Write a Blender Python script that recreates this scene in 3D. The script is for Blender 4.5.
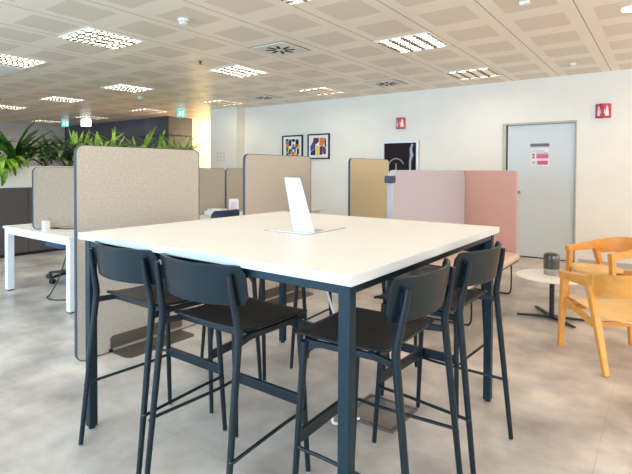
import bpy, math, random
from mathutils import Vector, Matrix
random.seed(7)
sc = bpy.context.scene
for o in list(bpy.data.objects): bpy.data.objects.remove(o)
C = sc.collection
PI = math.pi
CEIL = 2.837
WY = 8.11           # face of the back wall

# ---------------- camera ----------------
F_PX, PY, YAW, CH, PIT, ROLL = 475.58, 177.99, 0.6335, 1.3901, -0.0179, 0.0043
s_, c_ = math.sin(YAW), math.cos(YAW)
fw = Vector((-s_*math.cos(PIT), c_*math.cos(PIT), math.sin(PIT)))
rt = Vector((c_, s_, 0)); up = rt.cross(fw)
rt, up = rt*math.cos(ROLL)+up*math.sin(ROLL), up*math.cos(ROLL)-rt*math.sin(ROLL)
cam = bpy.data.cameras.new('camera'); camo = bpy.data.objects.new('camera', cam); C.objects.link(camo)
cam.sensor_width = 36; cam.lens = F_PX/632*36; cam.shift_y = -(237-PY)/632
cam.clip_start = 0.05
m = Matrix((rt, up, -fw)).transposed().to_4x4(); m.translation = (0, 0, CH)
camo.matrix_world = m
sc.camera = camo

# ---------------- world, light, exposure ----------------
w = bpy.data.worlds.new('world'); sc.world = w; w.use_nodes = True
w.node_tree.nodes['Background'].inputs[0].default_value = (.70, .84, 1, 1)
w.node_tree.nodes['Background'].inputs[1].default_value = 0.7
sc.view_settings.view_transform = 'Standard'; sc.view_settings.look = 'None'
sc.view_settings.gamma = 1; sc.view_settings.use_curve_mapping = False
sc.view_settings.exposure = 0.46
LOUVRE_GLOW = 13.5
def area(name, loc, rot, sx, sy, power, col):
    l = bpy.data.lights.new(name, 'AREA'); l.shape = 'RECTANGLE'; l.size = sx; l.size_y = sy
    l.energy = power; l.color = col
    o = bpy.data.objects.new(name, l); C.objects.link(o); o.location = loc; o.rotation_euler = rot
    return o
# daylight through the window band of the wall behind the camera
area('window_daylight', (-4.5, -3.3, 1.55), (PI/2, 0, 0), 14, 2.1, 620, (.42, .71, 1))
# added warm fill light that brightens right-facing sides and the lounge floor
area('right_side_fill', (4.9, 3.5, 1.6), (0, PI/2, 0), 2.1, 7, 150, (1, .88, .76))

# ---------------- mesh helpers ----------------
class MB:
    def __init__(s): s.v = []; s.f = []
    def add(s, vs, fs):
        b = len(s.v); s.v += [tuple(v) for v in vs]; s.f += [tuple(i+b for i in f) for f in fs]; return s
    def box(s, x0, x1, y0, y1, z0, z1):
        return s.add([(x0,y0,z0),(x1,y0,z0),(x1,y1,z0),(x0,y1,z0),(x0,y0,z1),(x1,y0,z1),(x1,y1,z1),(x0,y1,z1)],
            [(3,2,1,0),(4,5,6,7),(0,1,5,4),(1,2,6,5),(2,3,7,6),(3,0,4,7)])
    def bar(s, a, b, wd, ht, side=None):
        a, b = Vector(a), Vector(b); d = (b-a).normalized()
        u = Vector(side).normalized() if side else d.cross(Vector((0,0,1)))
        if u.length < 1e-4: u = Vector((1,0,0))
        u = (u - d*u.dot(d)).normalized(); n = u.cross(d).normalized()
        vs = []
        for p, k in ((a,0),(b,1)):
            ww = wd[k] if isinstance(wd, tuple) else wd; hh = ht[k] if isinstance(ht, tuple) else ht
            vs += [p-u*ww/2-n*hh/2, p+u*ww/2-n*hh/2, p+u*ww/2+n*hh/2, p-u*ww/2+n*hh/2]
        return s.add(vs, [(0,1,2,3),(7,6,5,4),(0,4,5,1),(1,5,6,2),(2,6,7,3),(3,7,4,0)])
    def tube(s, path, r, n=10, cap=True):
        P = [Vector(p) for p in path]; vs = []; N = len(P); prev = None
        for i, p in enumerate(P):
            d = (P[min(i+1,N-1)]-P[max(i-1,0)]).normalized()
            if prev is None:
                u = d.cross(Vector((0,0,1)))
                if u.length < .05: u = d.cross(Vector((0,1,0)))
            else: u = prev - d*prev.dot(d)
            u.normalize(); prev = u; n2 = d.cross(u)
            rr = r[i] if isinstance(r, (list,tuple)) else r
            for k in range(n):
                a = 2*PI*k/n; vs.append(p+u*rr*math.cos(a)+n2*rr*math.sin(a))
        fs = [(i*n+k, i*n+(k+1)%n, (i+1)*n+(k+1)%n, (i+1)*n+k) for i in range(N-1) for k in range(n)]
        if cap: fs += [tuple(range(n))[::-1], tuple((N-1)*n+k for k in range(n))]
        return s.add(vs, fs)
    def prism(s, poly, f0, f1):      # poly of 2-d points, f0/f1 map a point to 3-d
        n = len(poly); vs = [f0(p) for p in poly]+[f1(p) for p in poly]
        return s.add(vs, [tuple(range(n))[::-1], tuple(range(n,2*n))]+[(i,(i+1)%n,n+(i+1)%n,n+i) for i in range(n)])
    def lathe(s, prof, c=(0,0,0), n=32, wob=None):
        vs = []; m_ = len(prof)
        for r, z in prof:
            for k in range(n):
                a = 2*PI*k/n; q = r*(wob(k) if wob else 1)
                vs.append((c[0]+q*math.cos(a), c[1]+q*math.sin(a), c[2]+z))
        fs = [(i*n+k, i*n+(k+1)%n, (i+1)*n+(k+1)%n, (i+1)*n+k) for i in range(m_-1) for k in range(n)]
        fs += [tuple(range(n))[::-1], tuple((m_-1)*n+k for k in range(n))]
        return s.add(vs, fs)
    def sheet(s, fn, nu, nv, th):    # fn(u,v)->(point, normal); a curved plate of thickness th
        A, B = [], []
        for i in range(nu+1):
            for j in range(nv+1):
                p, q = fn(i/nu, j/nv); p, q = Vector(p), Vector(q).normalized()
                A.append(p+q*th/2); B.append(p-q*th/2)
        W = nv+1; nn = len(A); fs = []
        for i in range(nu):
            for j in range(nv):
                a = i*W+j; fs.append((a, a+W, a+W+1, a+1)); fs.append((nn+a, nn+a+1, nn+a+W+1, nn+a+W))
        for i in range(nu):
            a = i*W; fs.append((a, nn+a, nn+a+W, a+W)); a = i*W+nv; fs.append((a, a+W, nn+a+W, nn+a))
        for j in range(nv):
            a = j; fs.append((a, a+1, nn+a+1, nn+a)); a = nu*W+j; fs.append((a, nn+a, nn+a+1, a+1))
        return s.add(A+B, fs)
    def build(s, name, mat, parent=None, bevel=0, smooth=False, seg=2):
        me = bpy.data.meshes.new(name); me.from_pydata(s.v, [], s.f); me.update()
        import bmesh
        b = bmesh.new(); b.from_mesh(me); bmesh.ops.recalc_face_normals(b, faces=b.faces); b.to_mesh(me); b.free()
        o = bpy.data.objects.new(name, me); C.objects.link(o)
        for q in (mat if isinstance(mat, list) else [mat]): me.materials.append(q)
        if bevel:
            bv = o.modifiers.new('bevel', 'BEVEL'); bv.width = bevel; bv.segments = seg; bv.limit_method = 'ANGLE'; bv.angle_limit = math.radians(50)
            bv.harden_normals = False
        if smooth or bevel:
            for p in me.polygons: p.use_smooth = True
            try: me.set_sharp_from_angle(angle=math.radians(42))
            except Exception: pass
        if parent: o.parent = parent
        return o
def tag(o, label=None, cat=None, group=None, kind=None):
    if label: o['label'] = label
    if cat: o['category'] = cat
    if group: o['group'] = group
    if kind: o['kind'] = kind
    return o
def empty(name, loc, rz=0, label=None, cat=None, group=None):
    o = bpy.data.objects.new(name, None); C.objects.link(o); o.location = loc; o.rotation_euler = (0,0,rz)
    o.empty_display_size = .1
    return tag(o, label, cat, group)
def kids(o): return [q for q in bpy.data.objects if q.parent is o]
def copy_tree(o, parent=None):
    c = o.copy(); C.objects.link(c); c.parent = parent
    for ch in kids(o): copy_tree(ch, c)
    return c
def struct(name, mb, mat, **k): return tag(mb.build(name, mat, **k), kind='structure')
def rrect(x0, x1, y0, y1, r, n=6, corners='1111'):   # corners: bl, br, tr, tl
    pts = []
    for (cx, cy, a0, on) in ((x0+r,y0+r,PI,corners[0]),(x1-r,y0+r,1.5*PI,corners[1]),(x1-r,y1-r,0,corners[2]),(x0+r,y1-r,.5*PI,corners[3])):
        if on == '1':
            for k in range(n+1):
                a = a0+k*PI/2/n; pts.append((cx+r*math.cos(a), cy+r*math.sin(a)))
        else:
            pts.append((x0 if cx < (x0+x1)/2 else x1, y0 if cy < (y0+y1)/2 else y1))
    return pts

# ---------------- materials ----------------
def srgb(r, g, b):
    f = lambda v: (v/255/12.92) if v/255 <= .04045 else ((v/255+.055)/1.055)**2.4
    return (f(r), f(g), f(b), 1)
def mat(name, col, rough=.5, metal=0, noise=0, nscale=20, bump=0, bscale=200, spec=.5, emit=None, es=0, coat=0, col2=None, trans=0, alpha=1):
    m = bpy.data.materials.new(name); m.use_nodes = True; nt = m.node_tree; N = nt.nodes; L = nt.links
    b = N['Principled BSDF']; b.inputs['Base Color'].default_value = col; b.inputs['Roughness'].default_value = rough
    b.inputs['Metallic'].default_value = metal; b.inputs['Specular IOR Level'].default_value = spec
    b.inputs['Coat Weight'].default_value = coat; b.inputs['Transmission Weight'].default_value = trans; b.inputs['Alpha'].default_value = alpha
    if emit: b.inputs['Emission Color'].default_value = emit; b.inputs['Emission Strength'].default_value = es
    tc = N.new('ShaderNodeTexCoord')
    if noise or col2:
        n = N.new('ShaderNodeTexNoise'); n.inputs['Scale'].default_value = nscale; n.inputs['Detail'].default_value = 4
        L.new(tc.outputs['Object'], n.inputs['Vector'])
        r = N.new('ShaderNodeValToRGB'); r.color_ramp.elements[0].position = .35; r.color_ramp.elements[1].position = .65
        c2 = col2 or col; k = 1-noise
        r.color_ramp.elements[0].color = (c2[0]*k, c2[1]*k, c2[2]*k, 1); k = 1+noise*.6
        r.color_ramp.elements[1].color = (min(1,col[0]*k), min(1,col[1]*k), min(1,col[2]*k), 1)
        L.new(n.outputs['Fac'], r.inputs['Fac']); L.new(r.outputs['Color'], b.inputs['Base Color'])
    if bump:
        n2 = N.new('ShaderNodeTexNoise'); n2.inputs['Scale'].default_value = bscale; L.new(tc.outputs['Object'], n2.inputs['Vector'])
        bp = N.new('ShaderNodeBump'); bp.inputs['Strength'].default_value = bump; bp.inputs['Distance'].default_value = .01
        L.new(n2.outputs['Fac'], bp.inputs['Height']); L.new(bp.outputs['Normal'], b.inputs['Normal'])
    return m
def nd(nt, t, **k):
    n = nt.nodes.new(t)
    for a, v in k.items(): setattr(n, a, v)
    return n
def math_n(nt, op, a, b=None, clamp=False):
    n = nt.nodes.new('ShaderNodeMath'); n.operation = op; n.use_clamp = clamp
    for i, v in enumerate((a, b)):
        if v is None: continue
        if isinstance(v, (int, float)): n.inputs[i].default_value = v
        else: nt.links.new(v, n.inputs[i])
    return n.outputs[0]

def floor_material():
    m = bpy.data.materials.new('concrete_vinyl'); m.use_nodes = True; nt = m.node_tree; N = nt.nodes; L = nt.links
    b = N['Principled BSDF']; tc = nd(nt, 'ShaderNodeTexCoord')
    n1 = nd(nt, 'ShaderNodeTexNoise'); n1.inputs['Scale'].default_value = 2.6; n1.inputs['Detail'].default_value = 5; n1.inputs['Roughness'].default_value = .55; n1.inputs['Distortion'].default_value = .1
    n2 = nd(nt, 'ShaderNodeTexNoise'); n2.inputs['Scale'].default_value = .8; n2.inputs['Detail'].default_value = 4
    for n in (n1, n2): L.new(tc.outputs['Object'], n.inputs['Vector'])
    f = math_n(nt, 'ADD', math_n(nt, 'MULTIPLY', n1.outputs['Fac'], .7), math_n(nt, 'MULTIPLY', n2.outputs['Fac'], .3))
    r = nd(nt, 'ShaderNodeValToRGB'); e = r.color_ramp.elements
    e[0].position = .34; e[0].color = srgb(158,147,138); e[1].position = .66; e[1].color = srgb(232,219,204)
    k = r.color_ramp.elements.new(.5); k.color = srgb(198,187,177)
    L.new(f, r.inputs['Fac'])
    # faint joints of large square tiles
    sx = nd(nt, 'ShaderNodeSeparateXYZ'); L.new(tc.outputs['Object'], sx.inputs[0])
    def line(ch):
        q = math_n(nt, 'FRACT', math_n(nt, 'DIVIDE', math_n(nt, 'ADD', ch, 50.2), .9))
        return math_n(nt, 'LESS_THAN', math_n(nt, 'ABSOLUTE', math_n(nt, 'SUBTRACT', q, .5)), .0022)
    ln = math_n(nt, 'MAXIMUM', line(sx.outputs[0]), line(sx.outputs[1]))
    mx = nd(nt, 'ShaderNodeMix', data_type='RGBA'); L.new(math_n(nt, 'MULTIPLY', ln, .22), mx.inputs['Factor'])
    L.new(r.outputs['Color'], mx.inputs['A']); mx.inputs['B'].default_value = srgb(110,100,92)
    L.new(mx.outputs['Result'], b.inputs['Base Color'])
    rr = math_n(nt, 'ADD', math_n(nt, 'MULTIPLY', n1.outputs['Fac'], .25), .22); L.new(rr, b.inputs['Roughness'])
    bp = nd(nt, 'ShaderNodeBump'); bp.inputs['Strength'].default_value = .05; L.new(n1.outputs['Fac'], bp.inputs['Height']); L.new(bp.outputs['Normal'], b.inputs['Normal'])
    return m
def ceiling_material():
    m = bpy.data.materials.new('perforated_metal_ceiling'); m.use_nodes = True; nt = m.node_tree; N = nt.nodes; L = nt.links
    b = N['Principled BSDF']; tc = nd(nt, 'ShaderNodeTexCoord'); sx = nd(nt, 'ShaderNodeSeparateXYZ'); L.new(tc.outputs['Object'], sx.inputs[0])
    def cell(ch, c0, p):     # 0 at the middle of a field, .5 at the rim
        q = math_n(nt, 'FRACT', math_n(nt, 'ADD', math_n(nt, 'DIVIDE', math_n(nt, 'SUBTRACT', ch, c0), p), 100.5))
        return math_n(nt, 'ABSOLUTE', math_n(nt, 'SUBTRACT', q, .5))
    cx = cell(sx.outputs[0], -.99, .675); cy = cell(sx.outputs[1], 5.08, .7025)
    def soft(v, e): return math_n(nt, 'MULTIPLY', math_n(nt, 'SUBTRACT', e, v), 90, True)
    sq = math_n(nt, 'MULTIPLY', soft(cx, .335), soft(cy, .325))
    vo = nd(nt, 'ShaderNodeTexVoronoi'); vo.inputs['Scale'].default_value = 90; vo.inputs['Randomness'].default_value = .15; L.new(tc.outputs['Object'], vo.inputs['Vector'])
    dots = math_n(nt, 'LESS_THAN', vo.outputs['Distance'], .3)
    sqd = math_n(nt, 'MULTIPLY', sq, math_n(nt, 'ADD', math_n(nt, 'MULTIPLY', dots, .35), .7))
    gap = math_n(nt, 'MULTIPLY', math_n(nt, 'SUBTRACT', cx, .4925), 400, True)
    gy = math_n(nt, 'MULTIPLY', math_n(nt, 'SUBTRACT', cy, .497), 400, True)
    m1 = nd(nt, 'ShaderNodeMix', data_type='RGBA'); L.new(sqd, m1.inputs['Factor']); m1.inputs['A'].default_value = srgb(244,228,208); m1.inputs['B'].default_value = srgb(216,198,176)
    m2 = nd(nt, 'ShaderNodeMix', data_type='RGBA'); L.new(math_n(nt, 'MULTIPLY', gap, .85), m2.inputs['Factor']); L.new(m1.outputs['Result'], m2.inputs['A']); m2.inputs['B'].default_value = srgb(60,50,42)
    L.new(m2.outputs['Result'], b.inputs['Base Color'])
    b.inputs['Roughness'].default_value = .38; b.inputs['Specular IOR Level'].default_value = .5
    return m
M = {}
M['floor'] = floor_material(); M['ceiling'] = ceiling_material()
M['wall'] = mat('white_wall_paint', srgb(238,229,214), .7, noise=.02, nscale=3, bump=.03, bscale=90)
M['cream'] = mat('cream_wall_paint', srgb(252,240,204), .6)
M['farwall'] = mat('pale_grey_wall_paint', srgb(196,186,176), .7)
M['darkpanel'] = mat('dark_laminate_wall_panel', srgb(60,58,62), .5, noise=.08, nscale=1.2)
M['navypanel'] = mat('navy_glossy_wall_panel', srgb(82,80,90), .25, noise=.15, nscale=1.4)
M['gap'] = mat('shadow_gap_black', srgb(22,20,20), .8)
M['dframe'] = mat('door_frame_greige', srgb(188,180,166), .45)
M['door'] = mat('door_leaf_pale_grey', srgb(205,206,200), .35)
M['white'] = mat('white_paint_metal', srgb(235,236,238), .35)
M['top'] = mat('white_laminate', srgb(240,235,227), .42, noise=.01, nscale=5)
M['edge'] = mat('table_edge_band', srgb(206,210,212), .45)
M['steel'] = mat('blue_black_powder_coat', srgb(15,38,47), .40, noise=.06, nscale=60, spec=.3)
M['stool'] = mat('black_stool_powder_coat', srgb(13,27,34), .36, noise=.05, nscale=60, spec=.35)
M['stoolply'] = mat('black_stained_plywood', srgb(20,23,26), .36, noise=.10, nscale=14, spec=.3)
M['stoolback'] = mat('black_plywood_cool_light_tint', srgb(14,29,36), .36, noise=.08, nscale=14, spec=.3)  # same black plywood, cool window light on the backrests put into its tint
M['glide'] = mat('grey_plastic_glide', srgb(150,150,150), .5)
M['felt'] = mat('greige_felt', srgb(200,188,173), .95, noise=.13, nscale=75, bump=.35, bscale=260, spec=.1)
M['felt_tan'] = mat('tan_felt', srgb(214,196,160), .95, noise=.10, nscale=75, bump=.35, bscale=260, spec=.1)
M['felt_mauve'] = mat('mauve_upholstery', srgb(190,184,192), .95, noise=.05, nscale=120, bump=.2, bscale=400, spec=.1)
M['felt_salmon'] = mat('salmon_upholstery', srgb(206,160,146), .95, noise=.05, nscale=120, bump=.2, bscale=400, spec=.1)
M['felt_pink'] = mat('pale_pink_seat_upholstery', srgb(228,204,188), .95, noise=.05, nscale=120, bump=.2, bscale=400, spec=.1)
M['trim'] = mat('dark_screen_edge_trim', srgb(48,56,74), .5)
M['bronze'] = mat('brown_grey_steel', srgb(112,103,94), .42, metal=.5)
M['black'] = mat('black_metal', srgb(22,21,22), .4)
M['cab'] = mat('dark_grey_cabinet_laminate', srgb(86,80,78), .4, noise=.05, nscale=2)
M['planter'] = mat('white_planter_laminate', srgb(238,228,214), .45)
M['soil'] = mat('dark_soil', srgb(48,36,26), .95, noise=.3, nscale=60)
M['leaf_dark'] = mat('dark_green_leaf', srgb(84,132,48), .36, noise=.3, nscale=7, col2=srgb(38,80,30))
M['leaf_mid'] = mat('olive_green_leaf', srgb(150,172,110), .42, noise=.3, nscale=9, col2=srgb(74,104,54))
M['leaf_bright'] = mat('bright_green_leaf', srgb(188,220,96), .36, noise=.2, nscale=6, col2=srgb(96,152,50))
M['leaf_lime'] = mat('lime_green_leaf', srgb(140,186,60), .38, noise=.3, nscale=8, col2=srgb(92,148,46))
M['stem'] = mat('plant_stem', srgb(110,96,60), .7)
def wood_material():
    m = bpy.data.materials.new('honey_oak'); m.use_nodes = True; nt = m.node_tree; L = nt.links; b = nt.nodes['Principled BSDF']
    tc = nd(nt, 'ShaderNodeTexCoord'); mp = nd(nt, 'ShaderNodeMapping'); mp.inputs['Scale'].default_value = (3, 12, 12); L.new(tc.outputs['Object'], mp.inputs[0])
    n = nd(nt, 'ShaderNodeTexNoise'); n.inputs['Scale'].default_value = 1.6; n.inputs['Detail'].default_value = 5; L.new(mp.outputs[0], n.inputs['Vector'])
    r = nd(nt, 'ShaderNodeValToRGB'); r.color_ramp.elements[0].position = .3; r.color_ramp.elements[0].color = srgb(226,150,66); r.color_ramp.elements[1].position = .7; r.color_ramp.elements[1].color = srgb(236,168,82)
    L.new(n.outputs['Fac'], r.inputs['Fac']); L.new(r.outputs['Color'], b.inputs['Base Color']); b.inputs['Roughness'].default_value = .42
    return m
M['oak'] = wood_material()
M['seatoak'] = mat('pale_oak_veneer', srgb(244,202,130), .42, noise=.05, nscale=12)
M['tube'] = mat('fluorescent_tube', (1,1,1,1), .5, emit=(1,.86,.68,1), es=LOUVRE_GLOW)
M['reflector'] = mat('luminaire_reflector', srgb(225,225,215), .3, metal=.2)
M['slat'] = mat('louvre_slat', srgb(84,78,70), .5, metal=.2)
M['lframe'] = mat('luminaire_white_frame', srgb(225,218,205), .5)
M['plastic'] = mat('white_plastic', srgb(236,232,224), .45)
M['darkplastic'] = mat('dark_plastic', srgb(48,44,42), .5)
M['red'] = mat('red_sign_face', srgb(204,58,80), .45)
M['signred'] = mat('red_sign_edge', srgb(140,28,42), .5)
M['signwhite'] = mat('white_pictogram', srgb(244,238,236), .5)
M['exit'] = mat('lit_exit_sign_face', srgb(40,150,150), .5, emit=srgb(60,190,190), es=.9)
M['exitw'] = mat('lit_exit_pictogram', (1,1,1,1), .5, emit=(.8,1,1,1), es=2.2)
M['exitbox'] = mat('white_lit_box', (1,1,1,1), .5, emit=(.78,.92,1,1), es=2.0)
M['maroon'] = mat('dark_maroon_interior', srgb(44,22,20), .7, noise=.25, nscale=9)
M['glass'] = mat('cabinet_glass', srgb(30,14,14), .3, alpha=.2, spec=.08)
M['hose'] = mat('pale_hose', srgb(170,180,190), .5)
M['smoke'] = mat('smoked_glass', srgb(62,62,58), .12, coat=.6, noise=.1, nscale=40)
M['candle'] = mat('pale_grey_wax', srgb(150,148,138), .5)
M['acrylic'] = mat('white_card_in_acrylic', srgb(214,224,236), .12, coat=.5)
M['navyfabric'] = mat('navy_chair_fabric', srgb(62,78,104), .85, noise=.1, nscale=90)
M['mount'] = mat('picture_mount_card', srgb(240,234,222), .8)
M['brush'] = mat('brushed_steel', srgb(150,144,136), .35, metal=.6, noise=.1, nscale=50)
M['paper'] = mat('pink_white_notice_paper', srgb(238,226,226), .7)
M['pinkprint'] = mat('pink_print', srgb(214,96,128), .7)
M['greyprint'] = mat('grey_print', srgb(110,106,108), .6)

# ---------------- room shell ----------------
struct('floor', MB().box(-17, 5, -3.2, 12, -.1, 0), M['floor'])
struct('ceiling', MB().box(-17, 5, -3.2, 12, CEIL, CEIL+.1), M['ceiling'])
DX0, DX1, DH = -2.105, -1.10, 2.12      # door opening
wb = MB().box(-8.05, DX0-.05, WY, WY+.2, 0, CEIL); wb.box(DX1+.018, 5, WY, WY+.2, 0, CEIL); wb.box(DX0-.05, DX1+.018, WY, WY+.2, DH+.03, CEIL)
struct('wall_back', wb, M['wall'])
struct('wall_pier', MB().box(-8.95, -8.05, 7.83, 12, 0, CEIL), M['wall'])
struct('wall_left', MB().box(-17, -16.8, -3.2, 12, 0, CEIL), M['farwall'])
struct('wall_far', MB().box(-17, -8, 11.8, 12, 0, CEIL), M['cream'])
struct('wall_right', MB().box(5, 5.1, -3.2, 2, 0, CEIL).box(5, 5.1, 6, 12, 0, CEIL).box(5, 5.1, -3.2, 12, 0, .3).box(5, 5.1, -3.2, 12, 2.7, CEIL), M['wall'])
struct('wall_rear', MB().box(-17, 5, -3.3, -3.2, 0, .45).box(-17, 5, -3.3, -3.2, 2.65, CEIL).box(-17, -11.6, -3.3, -3.2, .45, 2.65).box(2.6, 5, -3.3, -3.2, .45, 2.65), M['wall'])
for i in range(4):
    x0 = -11.6+i*3.55
    w_ = MB()
    for x in (x0, x0+1.77, x0+3.5): w_.box(x, x+.05, -3.29, -3.21, .45, 2.65)
    w_.box(x0, x0+3.55, -3.29, -3.21, .45, .5).box(x0, x0+3.55, -3.29, -3.21, 2.6, 2.65)
    struct('window_%d' % (i+1), w_, M['white'])
# dark panelled core wall beyond the planters, with its cream return
dk = MB(); 
struct('wall_core', MB().box(-16.8, -11.02, 8.15, 8.4, 0, CEIL).box(-11.4, -11.02, 8.4, 8.95, 0, CEIL), M['gap'])
for i in range(5):
    for z0, z1 in ((0, 1.1), (1.12, 2.3), (2.32, CEIL)):
        dk.box(-16.7+i*1.14, -16.7+i*1.14+1.125, 8.125, 8.155, z0+.01, z1)
struct('trim_1', dk, M['navypanel'])
dk = MB()
for z0, z1 in ((0, 1.1), (1.12, 2.3), (2.32, CEIL)): dk.box(-11.03, -10.985, 8.125, 8.93, z0+.01, z1)
struct('trim_2', dk, M['darkpanel'])
struct('wall_return', MB().box(-11.4, -11.0, 8.95, 11.8, 0, CEIL), M['cream'])
struct('baseboard_back', MB().box(-8.05, DX0-.06, WY-.012, WY, 0, .06).box(DX1+.06, 5, WY-.012, WY, 0, .06), M['dframe'])
# the door
fr = MB()
fr.box(DX0-.05, DX0, WY-.02, WY+.12, 0, DH+.03).box(DX1, DX1+.018, WY-.012, WY+.12, 0, DH+.03).box(DX0, DX1, WY-.02, WY+.12, DH, DH+.03)
struct('trim_3', fr, M['dframe'], bevel=.004)
d = struct('door_1', MB().box(DX0+.008, DX1-.008, WY+.03, WY+.075, .012, DH-.006), M['door'], bevel=.003)
MB().box(DX0, DX0+.02, WY+.028, WY+.09, 0, DH).build('door_gap', M['gap'], d)
MB().box(DX0, DX1, WY+.02, WY+.09, 0, .012).build('threshold', M['gap'], d)
k = MB(); k.lathe([(.022,0),(.022,.012),(.012,.014),(.012,.04),(.026,.045),(.03,.06),(.026,.075),(.012,.08)], n=20)
kn = k.build('door_knob', M['brush'], d, smooth=True); kn.rotation_euler = (PI/2, 0, 0); kn.location = (DX0+.20, WY+.03, 1.04)

# ---------------- ceiling fittings ----------------
def make_light():
    r = empty('ceiling_light', (0,0,0), 0, 'x', 'ceiling light', 'square louvred ceiling lights')
    h = .325
    f = MB(); f.box(-h,h,-h,-h+.02,-.012,0).box(-h,h,h-.02,h,-.012,0).box(-h,-h+.02,-h+.02,h-.02,-.012,0).box(h-.02,h,-h+.02,h-.02,-.012,0)
    f.build('frame', M['lframe'], r)
    MB().box(-h+.02,h-.02,-h+.02,h-.02,-.0015,-.0005).build('reflector', M['reflector'], r)
    for k in range(4):
        x = (k-1.5)*.148
        MB().box(x-.045, x+.045, -h+.03, h-.03, -.0055, -.003).build('tube', M['tube'], r)
    s = MB()
    for k in range(1,4): x = (k-2)*.148; s.box(x-.014,x+.014,-h+.02,h-.02,-.016,-.006)
    for k in range(1,9): y = -h+.02+k*(2*h-.04)/9; s.box(-h+.02,h-.02,y-.012,y+.012,-.015,-.006)
    s.build('louvre', M['slat'], r)
    return r
L0 = make_light()
lights = [
 (-2.34, 5.04, 'large bright square louvred ceiling light right of centre, nearest of the two there'),
 (-2.34, 7.15, 'square louvred ceiling light closest to the back wall, near the grey door'),
 (-2.34, 2.93, 'louvred ceiling light cut off by the top edge above the high table'),
 (-5.08, 2.88, 'big bright square louvred ceiling light left of the round smoke detector'),
 (-5.10, 5.0, 'square louvred ceiling light with dark cross slats, left of the star-shaped air vent'),
 (-5.15, 7.14, 'louvred ceiling light near the wall above the two framed pictures'),
 (-7.09, 2.74, 'louvred ceiling light at the left edge beside the flat pale ceiling panel'),
 (-7.80, 4.90, 'louvred ceiling light above the planters, in front of the small round smoke detector'),
 (-7.80, 7.15, 'slim-looking ceiling light close to the corner of the white wall pier'),
 (-10.2, 4.9, 'far ceiling light high above the dark sword-leaved plant'),
 (-10.4, 7.1, 'far ceiling light right in front of the dark core wall'),
 (-12.6, 4.75, 'distant ceiling light at the far left edge over the office'),
 (-13.1, 7.1, 'distant ceiling light above the hanging white lit box'),
 (-15.4, 6.9, 'farthest ceiling light, beside the left-hand hanging exit sign'),
 (.36, 2.93, 'unseen ceiling light above and right of the camera, over the open floor'),
 (-2.34, .8, 'unseen ceiling light just in front of the near long side of the high table'),
 (-5.08, .8, 'unseen ceiling light left of the camera, in front of the bench desks'),
 (.36, .8, 'unseen ceiling light directly over the camera'),
 (-2.34, -1.3, 'unseen ceiling light behind the camera by the window wall'),
 (.36, 5.04, 'unseen ceiling light over the oak armchairs'),
 (.36, 7.15, 'unseen ceiling light between the armchairs and the back wall'),
 (3.06, 2.93, 'unseen ceiling light by the right side wall, nearer one'),
 (3.06, 5.04, 'unseen ceiling light by the right side wall, farther one'),
 (-7.8, .8, 'unseen ceiling light far left of the camera')]
for i, (x, y, lab) in enumerate(lights):
    o = L0 if i == 0 else copy_tree(L0)
    o.location = (x, y, CEIL-.0005)
    o['label'] = lab
tag(MB().prism(rrect(-8.42,-7.44,2.42,3.07,.01,2), lambda p:(p[0],p[1],CEIL-.02), lambda p:(p[0],p[1],CEIL-.0005)).build('ceiling_panel', M['plastic']),
    'flat pale blank panel in the ceiling beside the leftmost light', 'ceiling panel')
def make_vent():
    r = empty('ceiling_vent', (0,0,0), 0, 'x', 'air vent', 'swirl air vents in the ceiling')
    MB().box(-.25,.25,-.25,.25,-.012,0).build('frame', M['lframe'], r, bevel=.003)
    s = MB()
    for k in range(8):
        a = k*PI/4+.2; d = Vector((math.cos(a), math.sin(a), 0)); n = Vector((-d.y, d.x, 0))
        p0 = d*.055+n*.02; p1 = d*.17+n*.05
        s.bar((p0.x,p0.y,-.0135), (p1.x,p1.y,-.0135), .036, .004, (n.x,n.y,0))
    s.build('slot', M['gap'], r)
    g = MB()
    t=.004
    g.box(-.262,.262,-.262,-.262+t*2,-.003,0).box(-.262,.262,.262-t*2,.262,-.003,0).box(-.262,-.262+t*2,-.25,.25,-.003,0).box(.262-t*2,.262,-.25,.25,-.003,0)
    g.build('shadow_gap', M['gap'], r)
    return r
V0 = make_vent()
for i, (x, y, lab) in enumerate([(-3.75, 4.37, 'star-slotted air vent nearest the camera, between two louvred lights'),
        (-6.53, 7.1, 'small-looking air vent near the top of the white wall, left of the framed pictures'),
        (-3.77, 7.12, 'air vent close to the back wall, above the red wall sign by the fire cabinet')]):
    o = V0 if i == 0 else copy_tree(V0); o.location = (x, y, CEIL-.0005); o['label'] = lab
def make_smoke():
    r = empty('smoke_detector', (0,0,0), 0, 'x', 'smoke detector', 'round smoke detectors')
    MB().lathe([(.055,0),(.055,-.012),(.048,-.018)], n=28).build('base', M['plastic'], r, smooth=True)
    MB().lathe([(.047,-.018),(.047,-.034),(.036,-.046),(.01,-.05)], n=28).build('head', M['plastic'], r, smooth=True)
    s = MB()
    for k in range(12):
        a = k*PI/6; s.bar((.046*math.cos(a)-.008*math.sin(a),.046*math.sin(a)+.008*math.cos(a),-.028),(.046*math.cos(a)+.008*math.sin(a),.046*math.sin(a)-.008*math.cos(a),-.028),.004,.007)
    s.build('slots', M['darkplastic'], r)
    return r
S0 = make_smoke()
for i, (x, y, lab) in enumerate([(-3.78, 2.97, 'round white smoke detector nearest the camera, right of the big bright ceiling light'),
        (-8.56, 5.65, 'tiny round smoke detector on the far ceiling left of the exit sign'),
        (-1.04, 7.26, 'round smoke detector on the ceiling above the grey door')]):
    o = S0 if i == 0 else copy_tree(S0); o.location = (x, y, CEIL-.0005); o['label'] = lab
tag(MB().box(-1.03,-.95,4.33,4.38,CEIL-.03,CEIL-.0005).build('ceiling_sensor', M['plastic'], bevel=.004), 'small white box sensor at the top edge of the ceiling', 'sensor')
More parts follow.
